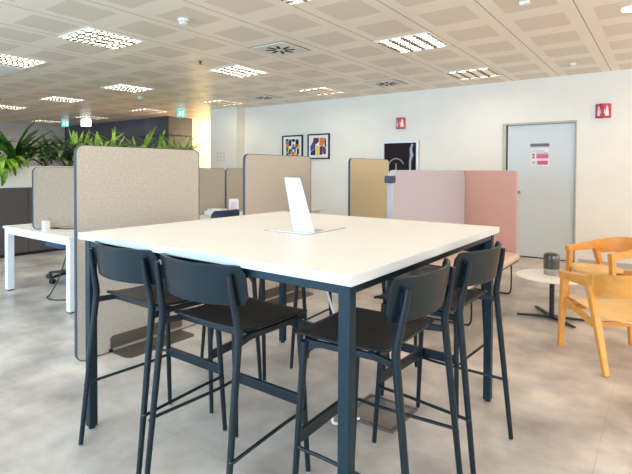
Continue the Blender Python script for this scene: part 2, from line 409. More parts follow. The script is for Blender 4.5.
tag(MB().lathe([(.07,0),(.07,-.01),(.05,-.016)], c=(-.27,5.1,CEIL-.0005), n=28).build('recessed_spotlight', M['exitbox'], smooth=True), 'small round recessed spotlight at the top right of the ceiling', 'spotlight')
for x, y, lab in ((-5.06, 4.25, 'tiny dark sprinkler head right of the smoke detector'), (-11.2, 4.1, 'tiny dark sprinkler head on the far left ceiling')):
    tag(MB().lathe([(.028,0),(.028,-.006),(.01,-.008),(.01,-.03),(.02,-.032),(.02,-.036)], c=(x,y,CEIL-.0005), n=16).build('sprinkler', M['darkplastic'], smooth=True), lab, 'sprinkler', 'ceiling sprinkler heads')

def exit_sign(x, y, wd, ht, lab, white=False):
    r = empty('exit_sign', (x,y,CEIL-.0005), .55, lab, 'exit sign', 'hanging lit signs')
    MB().box(-wd/2,wd/2,-.02,.02,-.05,0).build('mount', M['plastic'], r, bevel=.004)
    MB().box(-wd/2,wd/2,-.012,.012,-.05-ht,-.05).build('panel', M['exitbox' if white else 'exit'], r, bevel=.003)
    if not white:
        p = MB(); z = -.05-ht/2; s = ht*.34
        for q in ((wd*.05,), ):
            x0 = -wd*.12
            p.prism([(x0+s*.28*math.cos(a*PI/4), z+s*.75+s*.22*math.sin(a*PI/4)) for a in range(8)], lambda q:(q[0],-.0155,q[1]), lambda q:(q[0],-.0125,q[1]))
            p.bar((x0,-.014,z+s*.5),(x0-s*.1,-.014,z-s*.15),s*.35,.003,(1,0,0))
            p.bar((x0,-.014,z+s*.4),(x0+s*.6,-.014,z+s*.1),s*.18,.003,(0,0,1))
            p.bar((x0-s*.1,-.014,z-s*.1),(x0+s*.4,-.014,z-s*.8),s*.2,.003,(1,0,0))
            p.bar((x0-s*.1,-.014,z-s*.1),(x0-s*.7,-.014,z-s*.6),s*.2,.003,(1,0,0))
            p.box(wd*.2,wd*.36,-.0155,-.0125,z-s,z+s)
        p.build('running_figure', M['exitw'], r)
    return r
exit_sign(-9.29, 7.22, .18, .17, 'teal lit exit sign with white running figure hanging by the dark wall corner')
exit_sign(-14.2, 6.9, .22, .18, 'distant teal lit exit sign hanging above the left planter')
exit_sign(-13.4, 7.1, .30, .19, 'hanging lit box glowing white in front of the navy wall', True)

l_ = bpy.data.lights.new('corridor_downlight', 'POINT'); l_.energy = 95; l_.color = (1,.87,.62); l_.shadow_soft_size = .1
o = bpy.data.objects.new('corridor_downlight', l_); C.objects.link(o); o.location = (-9.7, 10.2, 2.3)
tag(MB().lathe([(.08,0),(.08,-.01),(.06,-.016)], c=(-9.7,10.2,CEIL-.0005), n=24).build('corridor_spotlight', M['exitbox'], smooth=True), 'round spotlight in the corridor ceiling behind the white wall pier', 'spotlight')

# ---------------- things on the back wall ----------------
def picture(x0, x1, z0, z1, lab, rows):
    r = empty('framed_picture', ((x0+x1)/2, WY, z0), 0, lab, 'picture', 'framed abstract prints')
    hw = (x1-x0)/2; H = z1-z0; t = .028
    f = MB(); f.box(-hw,hw,-.035,0,0,t).box(-hw,hw,-.035,0,H-t,H).box(-hw,-hw+t,-.035,0,t,H-t).box(hw-t,hw,-.035,0,t,H-t)
    f.build('frame', M['black'], r, bevel=.002)
    MB().box(-hw+t,hw-t,-.018,0,t,H-t).build('mount', M['mount'], r)
    q = MB(); q.box(-hw*.70,hw*.70,-.0195,-.0182,.14*H,.86*H); idx = [0]*6; mats = [M['mount']]
    for name, col, polys in rows:
        mats.append(mat('print_'+name, col, .7))
        for poly in polys:
            nf = len(q.f)
            q.prism([(-hw+a*2*hw, b*H) for a, b in poly], lambda p:(p[0],-.0215,p[1]), lambda p:(p[0],-.0196,p[1]))
            idx += [len(mats)-1]*(len(q.f)-nf)
    pr = q.build('print', mats, r)
    for p, i in zip(pr.data.polygons, idx): p.material_index = i
    return r
def rc(a,b,c,d): return [(a,b),(c,b),(c,d),(a,d)]
picture(-6.875,-6.30,1.62,2.135,'smaller framed print of broken multicoloured blocks, left of the pair',[
 ('black_shapes', srgb(30,28,30), [rc(.18,.75,.3,.85),rc(.33,.55,.45,.82),rc(.5,.72,.62,.84),rc(.66,.62,.8,.82),rc(.2,.3,.28,.5),rc(.34,.2,.42,.42),rc(.6,.28,.66,.5),rc(.72,.2,.82,.44),rc(.2,.1,.3,.2)]),
 ('teal_shapes', srgb(60,130,130), [rc(.18,.64,.32,.74),rc(.46,.74,.5,.84),rc(.5,.5,.6,.62),rc(.64,.74,.8,.8),rc(.2,.2,.34,.28)]),
 ('orange_shapes', srgb(220,120,40), [rc(.18,.5,.33,.64),rc(.45,.1,.6,.3),rc(.66,.08,.8,.2),rc(.64,.5,.8,.62),rc(.3,.08,.42,.18)]),
 ('yellow_shapes', srgb(238,200,70), [rc(.6,.1,.68,.28),rc(.28,.3,.34,.5),rc(.8,.3,.84,.6)]),
 ('blue_shapes', srgb(60,96,170), [rc(.45,.4,.6,.5),rc(.42,.3,.5,.4),rc(.66,.45,.72,.62)])])
picture(-6.165,-5.60,1.61,2.14,'taller framed print of purple, orange and yellow shapes, right of the pair',[
 ('maroon_shapes', srgb(110,30,60), [[(.25,.68),(.52,.68),(.52,.84),(.28,.84)],[(.55,.16),(.68,.16),(.7,.5),(.56,.5)],[(.76,.18),(.84,.18),(.84,.42),(.78,.46)]]),
 ('orange_shapes', srgb(222,120,44), [[(.54,.55),(.7,.5),(.78,.66),(.74,.84),(.56,.84)]]),
 ('purple_shapes', srgb(88,66,128), [[(.14,.3),(.36,.45),(.36,.6),(.2,.62),(.12,.5)],[(.7,.2),(.76,.2),(.78,.48),(.7,.5)]]),
 ('navy_shapes', srgb(38,44,92), [[(.14,.16),(.36,.16),(.36,.44),(.14,.28)],[(.2,.62),(.4,.6),(.5,.68),(.25,.68)]]),
 ('yellow_shapes', srgb(244,206,60), [rc(.4,.14,.53,.52)]),
 ('brown_shapes', srgb(96,58,40), [[(.78,.5),(.86,.44),(.84,.8),(.77,.84)]])])
# fire hose cabinet
r = empty('fire_hose_cabinet', (-3.995, WY, 1.11), 0, 'white-framed glass-fronted wall cabinet with dark maroon inside', 'cabinet')
f = MB(); W2, H = .37, .82; t = .04
f.box(-W2,W2,-.05,0,0,t).box(-W2,W2,-.05,0,H-t,H).box(-W2,-W2+t,-.05,0,t,H-t).box(W2-t,W2,-.05,0,t,H-t)
f.build('frame', M['white'], r, bevel=.004)
g_ = MB(); g_.box(-W2-.008,W2+.008,-.02,0,-.008,0).box(-W2-.008,W2+.008,-.02,0,H,H+.006).box(W2,W2+.008,-.02,0,0,H).box(-W2-.008,-W2,-.02,0,0,H)
g_.build('frame_edge', M['dframe'], r)
MB().box(-W2+t,W2-t,-.012,0,t,H-t).build('back_panel', M['maroon'], r)
MB().box(-W2+t,W2-t,-.046,-.042,t,H-t).build('glass_door', M['glass'], r)
h = MB(); h.tube([(.21,-.028,.06),(.21,-.028,.45),(.24,-.028,.55),(.22,-.028,.66),(.25,-.028,.76)], [.024,.024,.036,.03,.022], 10)
h.build('hose_nozzle', M['hose'], r, smooth=True)
h = MB(); h.tube([(-.08+.16*math.cos(a), -.028, .33+.16*math.sin(a)) for a in [PI*.12+k*PI*.76/10 for k in range(11)]], .012, 8); h.tube([(-.08,-.028,.28),(-.08,-.028,.40)], .014, 8)
h.build('hose_reel', M['plastic'], r, smooth=True)
def red_sign(x, z, lab, rz):
    r = empty('fire_sign', (x, WY, z), 0, lab, 'sign', 'red fire equipment signs')
    MB().prism([(-.10,0),(.10,0),(.085,-.035),(.0,-.10),(-.085,-.035)], lambda p:(p[0],p[1],0), lambda p:(p[0],p[1],.006)).build('bottom_rim', M['signred'], r)
    MB().prism([(-.10,0),(.10,0),(.085,-.035),(.0,-.10),(-.085,-.035)], lambda p:(p[0],p[1],.198), lambda p:(p[0],p[1],.204)).build('top_rim', M['signred'], r)
    pn = MB(); pn.bar((-.098,-.003,.1),(.0,-.10,.1),.006,.194,None); pn.bar((.098,-.003,.1),(.0,-.10,.1),.006,.194,None)
    pn.build('face', M['red'], r)
    for sx in (-1,1):
        pc = MB()
        a = Vector((sx*.098,-.003,0)); b = Vector((0,-.10,0)); dd = (b-a).normalized(); nn = Vector((sx*-dd.y*-1, 0,0))
        nrm = Vector((dd.y, -dd.x, 0)); 
        if nrm.y > 0: nrm = -nrm
        def P(u,z,o=.0045): q = a+(b-a)*u+nrm*o; return (q.x,q.y,z)
        for (u0,u1,z0,z1) in ((.3,.7,.03,.1),(.36,.62,.1,.15),(.42,.56,.15,.175),(.74,.82,.06,.12)):
            pc.add([P(u0,z0),P(u1,z0),P(u1,z1),P(u0,z1),P(u0,z0,.003),P(u1,z0,.003),P(u1,z1,.003),P(u0,z1,.003)],[(0,1,2,3),(7,6,5,4),(0,4,5,1),(1,5,6,2),(2,6,7,3),(3,7,4,0)])
        pc.build('pictogram', M['signwhite'], r)
red_sign(-3.995, 2.155, 'red projecting wall sign with white symbol above the glass-fronted cabinet', 0)
red_sign(-.745, 2.16, 'red projecting wall sign with white symbol right of the grey door', 0)
# door plate and notice
tag(MB().box(-1.74,-1.465,WY+.018,WY+.029,1.765,1.815).build('door_plate', M['greyprint'], bevel=.001), 'narrow grey name plate on the grey door', 'plate')
r = empty('door_notice', (-1.60, WY+.029, 1.46), 0, 'white notice with pink text blocks taped on the grey door', 'notice')
MB().box(-.135,.135,-.003,0,0,.275).build('sheet', M['paper'], r)
MB().box(-.05,.125,-.0045,-.003,.12,.185).box(-.035,.12,-.0045,-.003,.02,.085).build('pink_block', M['pinkprint'], r)
q = MB()
for z in (.205,.19): q.box(-.05,.115,-.0042,-.003,z,z+.006)
for z in (.165,.12): q.box(-.11,-.075,-.0042,-.003,z,z+.03)
q.bar((-.115,-.004,.035),(-.07,-.004,.075),.008,.002,(1,0,0)); q.bar((-.115,-.004,.075),(-.07,-.004,.035),.008,.002,(1,0,0))
for z in (.245,.232): q.box(-.115,.07,-.0042,-.003,z,z+.004)
q.build('grey_print', M['greyprint'], r)
# sheet on the pier
r = empty('wall_poster', (-8.56, 7.829, 1.53), 0, 'small pale poster with faint grid on the white wall pier', 'poster')
MB().box(-.19,.19,-.012,0,0,.30).build('panel', M['mount'], r, bevel=.002)
q = MB()
for i in range(3):
    for j in range(3): q.box(-.16+i*.11,-.07+i*.11,-.0135,-.012,.03+j*.085,.095+j*.085)
q.build('printed_boxes', mat('faint_print', srgb(226,214,200), .8), r)

# ---------------- high table ----------------
TX0, TX1, TY0, TY1, TZ = -2.509, -.800, 1.2835, 2.9566, 1.05
T = empty('high_table', ((TX0+TX1)/2, (TY0+TY1)/2, 0), 0, 'large square white-topped high table on blue-black steel legs', 'table')
hx, hy = (TX1-TX0)/2, (TY1-TY0)/2
MB().box(-hx+.0015,hx-.0015,-hy+.0015,hy-.0015,TZ-.034,TZ).build('tabletop', M['top'], T)
eb = MB(); vo_ = [(-hx,-hy),(hx,-hy),(hx,hy),(-hx,hy)]; vi_ = [(a*(1-.0015/hx), b*(1-.0015/hy)) for a, b in vo_]
vs = [(a,b,z) for z in (TZ-.034,TZ-.0002) for a,b in vo_]+[(a,b,z) for z in (TZ-.034,TZ-.0002) for a,b in vi_]
fs = []
for i in range(4):
    j = (i+1)%4; fs += [(i,j,4+j,4+i),(4+i,4+j,12+j,12+i),(8+j,8+i,12+i,12+j),(j,i,8+i,8+j)]
eb.add(vs, fs).build('edge_band', M['edge'], T)
ins, lw = .024, .044
for sx in (-1,1):
    for sy in (-1,1):
        x1 = sx*(hx-ins); x0 = x1-sx*lw; y1 = sy*(hy-ins); y0 = y1-sy*lw
        g = MB().box(min(x0,x1),max(x0,x1),min(y0,y1),max(y0,y1),.012,TZ-.0345).build('leg', M['steel'], T, bevel=.003)
        MB().lathe([(.018,0),(.018,.012)], c=((x0+x1)/2,(y0+y1)/2,0), n=16).build('levelling_foot', M['black'], g)
for sy in (-1,1):
    y1 = sy*(hy-ins-.004); y0 = y1-sy*.03
    MB().box(-hx+ins+lw,hx-ins-lw,min(y0,y1),max(y0,y1),TZ-.072,TZ-.0345).build('apron', M['steel'], T, bevel=.002)
for sx in (-1,1):
    x1 = sx*(hx-ins-.004); x0 = x1-sx*.03
    MB().box(min(x0,x1),max(x0,x1),-hy+ins+lw,hy-ins-lw,TZ-.072,TZ-.0345).build('apron', M['steel'], T, bevel=.002)
cx0, cx1, cy0, cy1 = -1.80-T.location.x, -1.49-T.location.x, 1.955-T.location.y, 2.325-T.location.y
g = MB(); t = .006
g.box(cx0,cx1,cy0,cy0+t,TZ+.0002,TZ+.0012).box(cx0,cx1,cy1-t,cy1,TZ+.0002,TZ+.0012).box(cx0,cx0+t,cy0,cy1,TZ+.0002,TZ+.0012).box(cx1-t,cx1,cy0,cy1,TZ+.0002,TZ+.0012)
g.build('cable_flap_gap', M['greyprint'], T)
g = MB(); g.prism(rrect(cx0+.012,cx1-.012,cy0+.012,cy1-.012,.01,3), lambda p:(p[0],p[1],TZ+.0002), lambda p:(p[0],p[1],TZ+.003)); g.build('cable_flap', M['top'], T, bevel=.001)
MB().box(cx0+.02,cx1-.02,cy0+.03,cy1-.03,TZ-.10,TZ-.0345).build('power_box', M['darkplastic'], T, bevel=.004)
# white standing card
B1, B2, T1, T2 = Vector((-1.635,2.022,1.0545)), Vector((-1.497,2.03,1.0545)), Vector((-1.80,2.14,1.341)), Vector((-1.66,2.11,1.341))
r = empty('table_sign', (-1.58,2.03,1.0535), 0, 'blank white slanted card stand on the high table', 'sign stand')
o_ = Vector(r.location); nn = (B2-B1).cross(T1-B1).normalized()*.004
def slab(a,b,c,d,n): return MB().add([a,b,c,d,a+n,b+n,c+n,d+n],[(3,2,1,0),(4,5,6,7),(0,1,5,4),(1,2,6,5),(2,3,7,6),(3,0,4,7)])
slab(B1-o_,B2-o_,T2-o_,T1-o_,nn).build('card', M['acrylic'], r, bevel=.001)
bk = Vector((-.012,.11,0))
slab(B1-o_+Vector((0,0,-.0005)),B2-o_+Vector((0,0,-.0005)),B2-o_+bk,B1-o_+bk,Vector((0,0,.003))).build('foot', M['acrylic'], r)

# cable and floor outlet below the table
pts = [(-1.56,2.20,.94),(-1.58,2.22,.80),(-1.52,2.22,.62),(-1.45,2.26,.40),(-1.43,2.22,.18),(-1.44,2.12,.03),(-1.40,2.16,.012),(-1.34,2.24,.02)]
def smooth(pts, n=6):
    P = [Vector(p) for p in pts]; out = []
    for i in range(len(P)-1):
        p0, p1, p2, p3 = P[max(i-1,0)], P[i], P[i+1], P[min(i+2,len(P)-1)]
        for k in range(n):
            t = k/n; out.append(.5*((2*p1)+(-p0+p2)*t+(2*p0-5*p1+4*p2-p3)*t*t+(-p0+3*p1-3*p2+p3)*t**3))
    out.append(P[-1]); return out
r = empty('power_cable', (-1.5,2.2,0), 0, 'white power cable hanging from the high table to the floor outlet', 'cable')
MB().tube([p-Vector((-1.5,2.2,0)) for p in smooth(pts)], .007, 8).build('cord', M['plastic'], r, smooth=True)
MB().tube([(.045,.045,.50),(.055,.05,.44)], .016, 8).build('connector', M['darkplastic'], r, smooth=True)
r = empty('floor_outlet', (-1.29,2.39,0), 0, 'square steel floor outlet plate under the high table', 'floor outlet')
g = MB(); a = .155
g.box(-a,a,-a,-a+.022,.0005,.012).box(-a,a,a-.022,a,.0005,.012).box(-a,-a+.022,-a+.022,a-.022,.0005,.012).box(a-.022,a,-a+.022,a-.022,.0005,.012)
g.build('frame', M['bronze'], r, bevel=.002)
MB().box(-a+.022,a-.022,-a+.022,a-.022,.0005,.007).build('lid', M['brush'], r)

# ---------------- bar stools ----------------
def make_stool():
    r = empty('bar_stool', (0,0,0), 0, 'x', 'bar stool', 'black bar stools around the high table')
    # seat: plywood shell rolled down at its front lip
    prof = [(-.150,.764),(-.135,.756),(-.08,.747),(.0,.742),(.12,.742),(.22,.742),(.262,.740),(.282,.736),(.292,.729)]
    def fn(u, v):
        t = u*(len(prof)-1); i = min(int(t), len(prof)-2); f = t-i
        y = prof[i][0]*(1-f)+prof[i+1][0]*f; z = prof[i][1]*(1-f)+prof[i+1][1]*f
        dy = prof[i+1][0]-prof[i][0]; dz = prof[i+1][1]-prof[i][1]
        wd = .208 + .010*math.sin(PI*min(1,max(0,(y+.15)/.46)))
        rr = .014; e0 = (y+.150); e1 = .292-y
        for e in (e0, e1):
            if e < rr: wd -= rr-math.sqrt(max(0,rr*rr-(rr-e)**2))
        x = (v-.5)*2*wd
        z -= .006*(1-(x/.21)**2)
        return (x,y,z), (0,-dz,dy)
    MB().sheet(fn, 24, 12, .012).build('seat', M['stoolply'], r, smooth=True, bevel=.003)
    # backrest: curved plate
    R = .44; hw = .258
    th = math.asin(hw/R)
    def fb(u, v):
        a = (u-.5)*2*th; zc = .944; hh = .080
        e = (1-abs(u-.5)*2)*hw; rr = .032
        if e < rr: hh -= rr-math.sqrt(max(0,rr*rr-(rr-e)**2))
        z = zc+(v-.5)*2*hh
        y = -.243 + R*(1-math.cos(a)) - (z-.944)*.16
        return (R*math.sin(a), y, z), (-math.sin(a), math.cos(a), .16)
    us = 28
    MB().sheet(fb, us, 10, .013).build('backrest', M['stoolback'], r, smooth=True, bevel=.003)
    for sx in (-1,1):
        p = [(sx*.246,-.262,.008),(sx*.236,-.188,.70),(sx*.235,-.182,.76),(sx*.233,-.187,.80),(sx*.224,-.212,.935),(sx*.222,-.220,.990)]
        P = [Vector(q) for q in p]
        g = MB().tube(P, [.0115,.0155,.016,.0155,.0130,.011], 14).build('leg', M['stool'], r, smooth=True)
        MB().lathe([(.010,0),(.011,.009)], c=(sx*.246,-.262,0), n=12).build('foot_glide', M['glide'], g)
    for sx in (-1,1):
        P = [(sx*.234,.262,.008),(sx*.210,.222,.716)]
        g = MB().tube(P, [.0115,.016], 14).build('leg', M['stool'], r, smooth=True)
        MB().lathe([(.010,0),(.011,.009)], c=(sx*.234,.262,0), n=12).build('foot_glide', M['glide'], g)
    f = MB()
    for sx in (-1,1): f.bar((sx*.207,-.10,.722),(sx*.2,.225,.712),.018,.024); f.bar((sx*.233,-.182,.722),(sx*.2,-.06,.724),.018,.026); f.prism([(.215,.715),(.215,.655),(.20,.675),(.175,.694),(.14,.705),(.14,.715)], lambda p:(sx*.203-.007,p[0],p[1]), lambda p:(sx*.203+.007,p[0],p[1]))
    # front rail with arched corners
    arc = [(-.2,.664),(-.2,.726),(.2,.726),(.2,.664),(.192,.676),(.172,.692),(.14,.699),(-.14,.699),(-.172,.692),(-.192,.676)]
    f.prism(arc, lambda p:(p[0],.212,p[1]), lambda p:(p[0],.232,p[1]))
    f.bar((-.2,-.09,.722),(.2,-.09,.722),.018,.024)
    f.build('seat_frame', M['stool'], r, bevel=.003)
    for sx in (-1,1): MB().bar((sx*.222,-.212,.945),(sx*.212,-.180,.945),.016,.06,(1,0,0)).build('back_bracket', M['stool'], r)
    b = MB().bar((-.222,.247,.328),(.222,.247,.330),.02,.050,(0,1,0)).build('footrest', M['stool'], r, bevel=.004)
    for sx in (-1,1):
        x = sx*.236
        P = smooth([(sx*.242,-.238,.296),(x+sx*.020,-.230,.298),(x+sx*.018,-.18,.30),(x,.10,.30),(x,.18,.30),(x,.226,.303),(sx*.217,.246,.305)], 4)
        MB().tube(P, .0075, 8).build('side_rail', M['stool'], r, smooth=True)
    return r
ST = make_stool()
stools = [
 (-2.098, 1.470, 0, 'leftmost black bar stool, its backrest towards the camera, at the table corner'),
 (-1.538, 1.462, 0, 'black bar stool in the foreground, backrest towards the camera, right of the leftmost stool'),
 (-.918, 1.690, PI/2+.02, 'black bar stool tucked under the right side, closest to the front table leg'),
 (-.898, 2.325, PI/2-.06, 'black bar stool on the right side of the table nearest the pink sofa'),
 (-2.345, 2.010, -PI/2+.12, 'bar stool on the left side of the table, hidden behind the two front stools'),
 (-2.365, 2.535, -PI/2, 'bar stool on the left side of the table at its far left corner'),
 (-1.848, 2.815, PI, 'bar stool tucked in at the far side of the table, left of the pair there'),
 (-1.150, 2.840, PI, 'bar stool tucked in at the far side of the table, right of the pair there')]
for i, (x, y, a, lab) in enumerate(stools):
    o = ST if i == 0 else copy_tree(ST); o.location = (x, y, 0); o.rotation_euler = (0,0,a); o['label'] = lab

# ---------------- felt screens ----------------
def screen(y0, y1, z1, felt, lab):
    X = -3.372; yc = (y0+y1)/2; hw = (y1-y0)/2
    r = empty('acoustic_screen', (X, yc, 0), 0, lab, 'screen', 'freestanding felt screens in a row')
    pl = rrect(-hw, hw, .006, z1, .055, 7); th = .0125
    MB().prism(pl, lambda p:(-th,p[0],p[1]), lambda p:(th,p[0],p[1])).build('felt_panel', felt, r, bevel=.003)
    o = rrect(-hw-.004, hw+.004, .0025, z1+.004, .058, 7); n = len(o); t2 = .0145
    vs = [(-t2,a,b) for a,b in o]+[(t2,a,b) for a,b in o]+[(-t2,a,b) for a,b in pl]+[(t2,a,b) for a,b in pl]
    fs = []
    for i in range(n):
        j = (i+1)%n; fs += [(i,j,n+j,n+i),(2*n+i,3*n+i,3*n+j,2*n+j),(i,2*n+i,2*n+j,j),(n+i,n+j,3*n+j,3*n+i)]
    MB().add(vs, fs).build('edge_trim', M['trim'], r)
    f = MB(); f.prism(rrect(-.30,.36,.03,.125,.025,4,'0011'), lambda p:(.0155,p[0],p[1]), lambda p:(.0195,p[0],p[1]))
    f.build('bracket', M['bronze'], r)
    f = MB(); f.prism(rrect(-.2,.235,-.29,.34,.05,5), lambda p:(p[0],p[1],.0005), lambda p:(p[0],p[1],.006)); f.build('foot_plate', M['bronze'], r)
    MB().box(.013,.028,-.31,-.285,.006,.03).build('clamp', M['black'], r)
screen(1.708, 2.805, 1.556, M['felt'], 'greige felt screen standing left behind the high table, nearest of the row')
screen(3.385, 4.470, 1.540, M['felt'], 'greige felt screen behind the white card stand, middle of the row')
screen(5.335, 6.43, 1.540, M['felt_tan'], 'tan felt screen beside the mauve sofa back, farthest of the row')

# ---------------- sofa ----------------
r = empty('high_back_sofa', (-1.66, 4.85, 0), 0, 'high-backed sofa with mauve back, salmon end panel and pale pink seat', 'sofa')
ox, oy = -1.66, 4.85
MB().prism(rrect(3.90-oy,5.85-oy,.30,1.388,.09,6,'0011'), lambda p:(-2.06-ox,p[0],p[1]), lambda p:(-2.0-ox,p[0],p[1])).build('backrest', M['felt_mauve'], r, bevel=.012, seg=3)
MB().prism(rrect(-2.06-ox,-1.395-ox,.30,1.388,.05,6,'0010'), lambda p:(p[0],5.852-oy,p[1]), lambda p:(p[0],5.905-oy,p[1])).build('end_panel', M['felt_salmon'], r, bevel=.012, seg=3)
MB().box(-1.995-ox,-1.345-ox,3.84-oy,5.845-oy,.35,.43).build('seat', M['felt_pink'], r, bevel=.03, seg=4)
g = MB().box(-1.99-ox,-1.36-ox,3.86-oy,5.83-oy,.335,.352); g.build('seat_base', M['bronze'], r)
for y in (4.2, 5.55):
    x0, x1 = -1.93-ox, -1.37-ox; yy = y-oy
    P = smooth([(x1,yy,.336),(x1,yy,.08),(x1-.02,yy,.02),(x1-.07,yy,.0085),(x0+.07,yy,.0085),(x0+.02,yy,.02),(x0,yy,.08),(x0,yy,.336)], 5)
    MB().tube(P, .008, 8).build('sled_leg', M['black'], r, smooth=True)
MB().box(-2.065-ox,-1.985-ox,3.86-oy,3.94-oy,1.27,1.335).build('corner_bracket', M['trim'], r, bevel=.01, seg=3)

# ---------------- lounge corner ----------------
r = empty('coffee_table', (-.84,4.885,0), 0, 'low round white coffee table on a black four-star base', 'coffee table')
MB().lathe([(.285,.388),(.310,.396),(.312,.402),(.309,.406)], n=64).build('tabletop', M['top'], r, smooth=True)
MB().lathe([(.022,.02),(.022,.388)], n=20).build('column', M['black'], r, smooth=True)
MB().lathe([(.09,.380),(.09,.388)], n=24).build('mounting_plate', M['black'], r)
ends = [(-.288,-.085),(.285,.09),(-.20,.305),(.22,-.20)]
for ex, ey in ends:
    MB().bar((0,0,.024),(ex,ey,.016),(.045,.028),(.024,.014)).build('foot', M['black'], r, bevel=.003)
r = empty('smoked_glass_lantern', (-.855,4.93,.4062), 0, 'small dark fluted glass lantern with domed top on the coffee table', 'lantern')
MB().lathe([(.056,0),(.065,.006),(.067,.06)], n=64, wob=lambda k: 1+.018*(k%2)).build('base', M['candle'], r, smooth=False)
MB().lathe([(.067,.06),(.069,.10),(.070,.160),(.066,.185),(.055,.202),(.03,.210)], n=64, wob=lambda k: 1+.02*(k%2)).build('glass_body', M['smoke'], r, smooth=False)

def make_armchair():
    r = empty('wooden_armchair', (0,0,0), 0, 'x', 'armchair', 'honey oak armchairs by the coffee table')
    for sx in (-1,1):
        MB().bar((sx*.292,.272,0),(sx*.262,.268,.560),(.036,.052),(.034,.050),(1,0,0)).build('leg', M['oak'], r, bevel=.006)
        MB().bar((sx*.292,-.292,0),(sx*.266,-.062,.570),(.036,.056),(.034,.052),(1,0,0)).build('leg', M['oak'], r, bevel=.006)
        MB().bar((sx*.262,.262,.372),(sx*.272,-.12,.30),.022,.045,(1,0,0)).build('side_rail', M['oak'], r, bevel=.004)
        # armrest: flat tapering plank, deeper towards the rear joint
        a = MB(); secs = []
        for t, x, y, z, wd, ht in ((0,.268,.305,.568,.058,.052),(1,.266,.14,.576,.058,.062),(2,.264,-.04,.590,.050,.082),(3,.258,-.105,.598,.034,.105)):
            secs += [(sx*(x-wd/2),y,z-ht/2),(sx*(x+wd/2),y,z-ht/2),(sx*(x+wd/2),y,z+ht/2),(sx*(x-wd/2),y,z+ht/2)]
        fs = [(0,1,2,3),(15,14,13,12)]+[(i*4+k,i*4+(k+1)%4,(i+1)*4+(k+1)%4,(i+1)*4+k) for i in range(3) for k in range(4)]
        a.add(secs, fs).build('armrest', M['oak'], r, bevel=.006)
    # backrest: bent veneer wrapping from arm to arm
    def fb(u, v):
        a = (u-.5)*PI*1.02; k = abs(u-.5)*2
        x = .268*math.sin(a)/math.sin(min(abs(a),PI/2)) if False else .262*math.sin(a)*(1+.04*math.cos(a))
        y = -.05-.255*math.cos(a)**.8 if math.cos(a) > 0 else -.05
        ztop = .632+.058*(1-k**2); zbot = ztop-.10-.055*(1-k**8)-.01*(1-k)
        z = zbot+(ztop-zbot)*v
        y -= (z-.6)*.22*(1-k)
        return (x,y,z), (math.sin(a), -math.cos(a), .05)
    MB().sheet(fb, 36, 6, .014).build('backrest', M['oak'], r, smooth=True)
    prof = [(.285,.345),(.27,.372),(.24,.386),(.12,.378),(-.02,.360),(-.15,.348),(-.22,.350),(-.25,.356)]
    def fs_(u, v):
        t = u*(len(prof)-1); i = min(int(t), len(prof)-2); f = t-i
        y = prof[i][0]*(1-f)+prof[i+1][0]*f; z = prof[i][1]*(1-f)+prof[i+1][1]*f
        dy = prof[i+1][0]-prof[i][0]; dz = prof[i+1][1]-prof[i][1]
        wd = .245 if y > -.1 else .245-.10*((-.1-y)/.15)**2
        x = (v-.5)*2*wd
        z += .035*(abs(x)/.245)**2.2-.012
        return (x,y,z), (-.25*x/.245, dz, -dy)
    MB().sheet(fs_, 24, 16, .014).build('seat', M['seatoak'], r, smooth=True)
    MB().bar((-.27,.2,.335),(.27,.2,.335),.022,.035).bar((-.27,-.13,.305),(.27,-.13,.305),.022,.035).build('cross_rail', M['oak'], r, bevel=.003)
    return r
A0 = make_armchair(); A0.location = (-.257,4.138,0); A0.rotation_euler = (0,0,math.radians(38.8))
A0['label'] = 'honey oak armchair in the right foreground, its curved back towards the camera'
A1 = copy_tree(A0); A1.location = (-.435,5.72,0); A1.rotation_euler = (0,0,math.radians(141))
A1['label'] = 'honey oak armchair behind the coffee table, facing the camera'

# ---------------- bench desks on the left ----------------
DKX0, DKX1, DKZ = -6.06, -4.55, .735
desk_lab = ['white office bench desk at the left edge, nearest the camera', 'white office bench desk beyond the first, hidden by the felt screen', 'white office bench desk farthest along the row, with the white tray and card']
for i in range(3):
    y0 = 2.24+i*1.37; L_ = 1.36
    r = empty('office_desk', ((DKX0+DKX1)/2, y0+L_/2, 0), 0, desk_lab[i], 'desk', 'white bench desks in a row')
    hx_ = (DKX1-DKX0)/2
    MB().box(-hx_,hx_,-L_/2,L_/2,DKZ-.025,DKZ).build('desktop', M['top'], r, bevel=.002)
    for sx in (-1,1):
        for sy in ((-1,1) if i == 2 else (-1,)):
            x = sx*(hx_-.05); y = sy*(L_/2-.05)
            g = MB().box(x-.036,x+.036,y-.036,y+.036,.012,DKZ-.026).build('leg', M['white'], r, bevel=.003)
            MB().box(x-.03,x+.03,y-.03,y+.03,0,.012).build('levelling_foot', M['black'], g)
    MB().box(-hx_+.08,hx_-.08,-L_/2+.02,-L_/2+.07,DKZ-.085,DKZ-.026).build('beam', M['white'], r, bevel=.002)
dv = [(2.262,3.60,'felt desk divider on the nearest bench desk, behind the white socket'),(3.63,4.95,'felt desk divider seen just right of the near felt screen'),(4.985,6.3,'felt desk divider left of the middle felt screen, behind the small white card')]
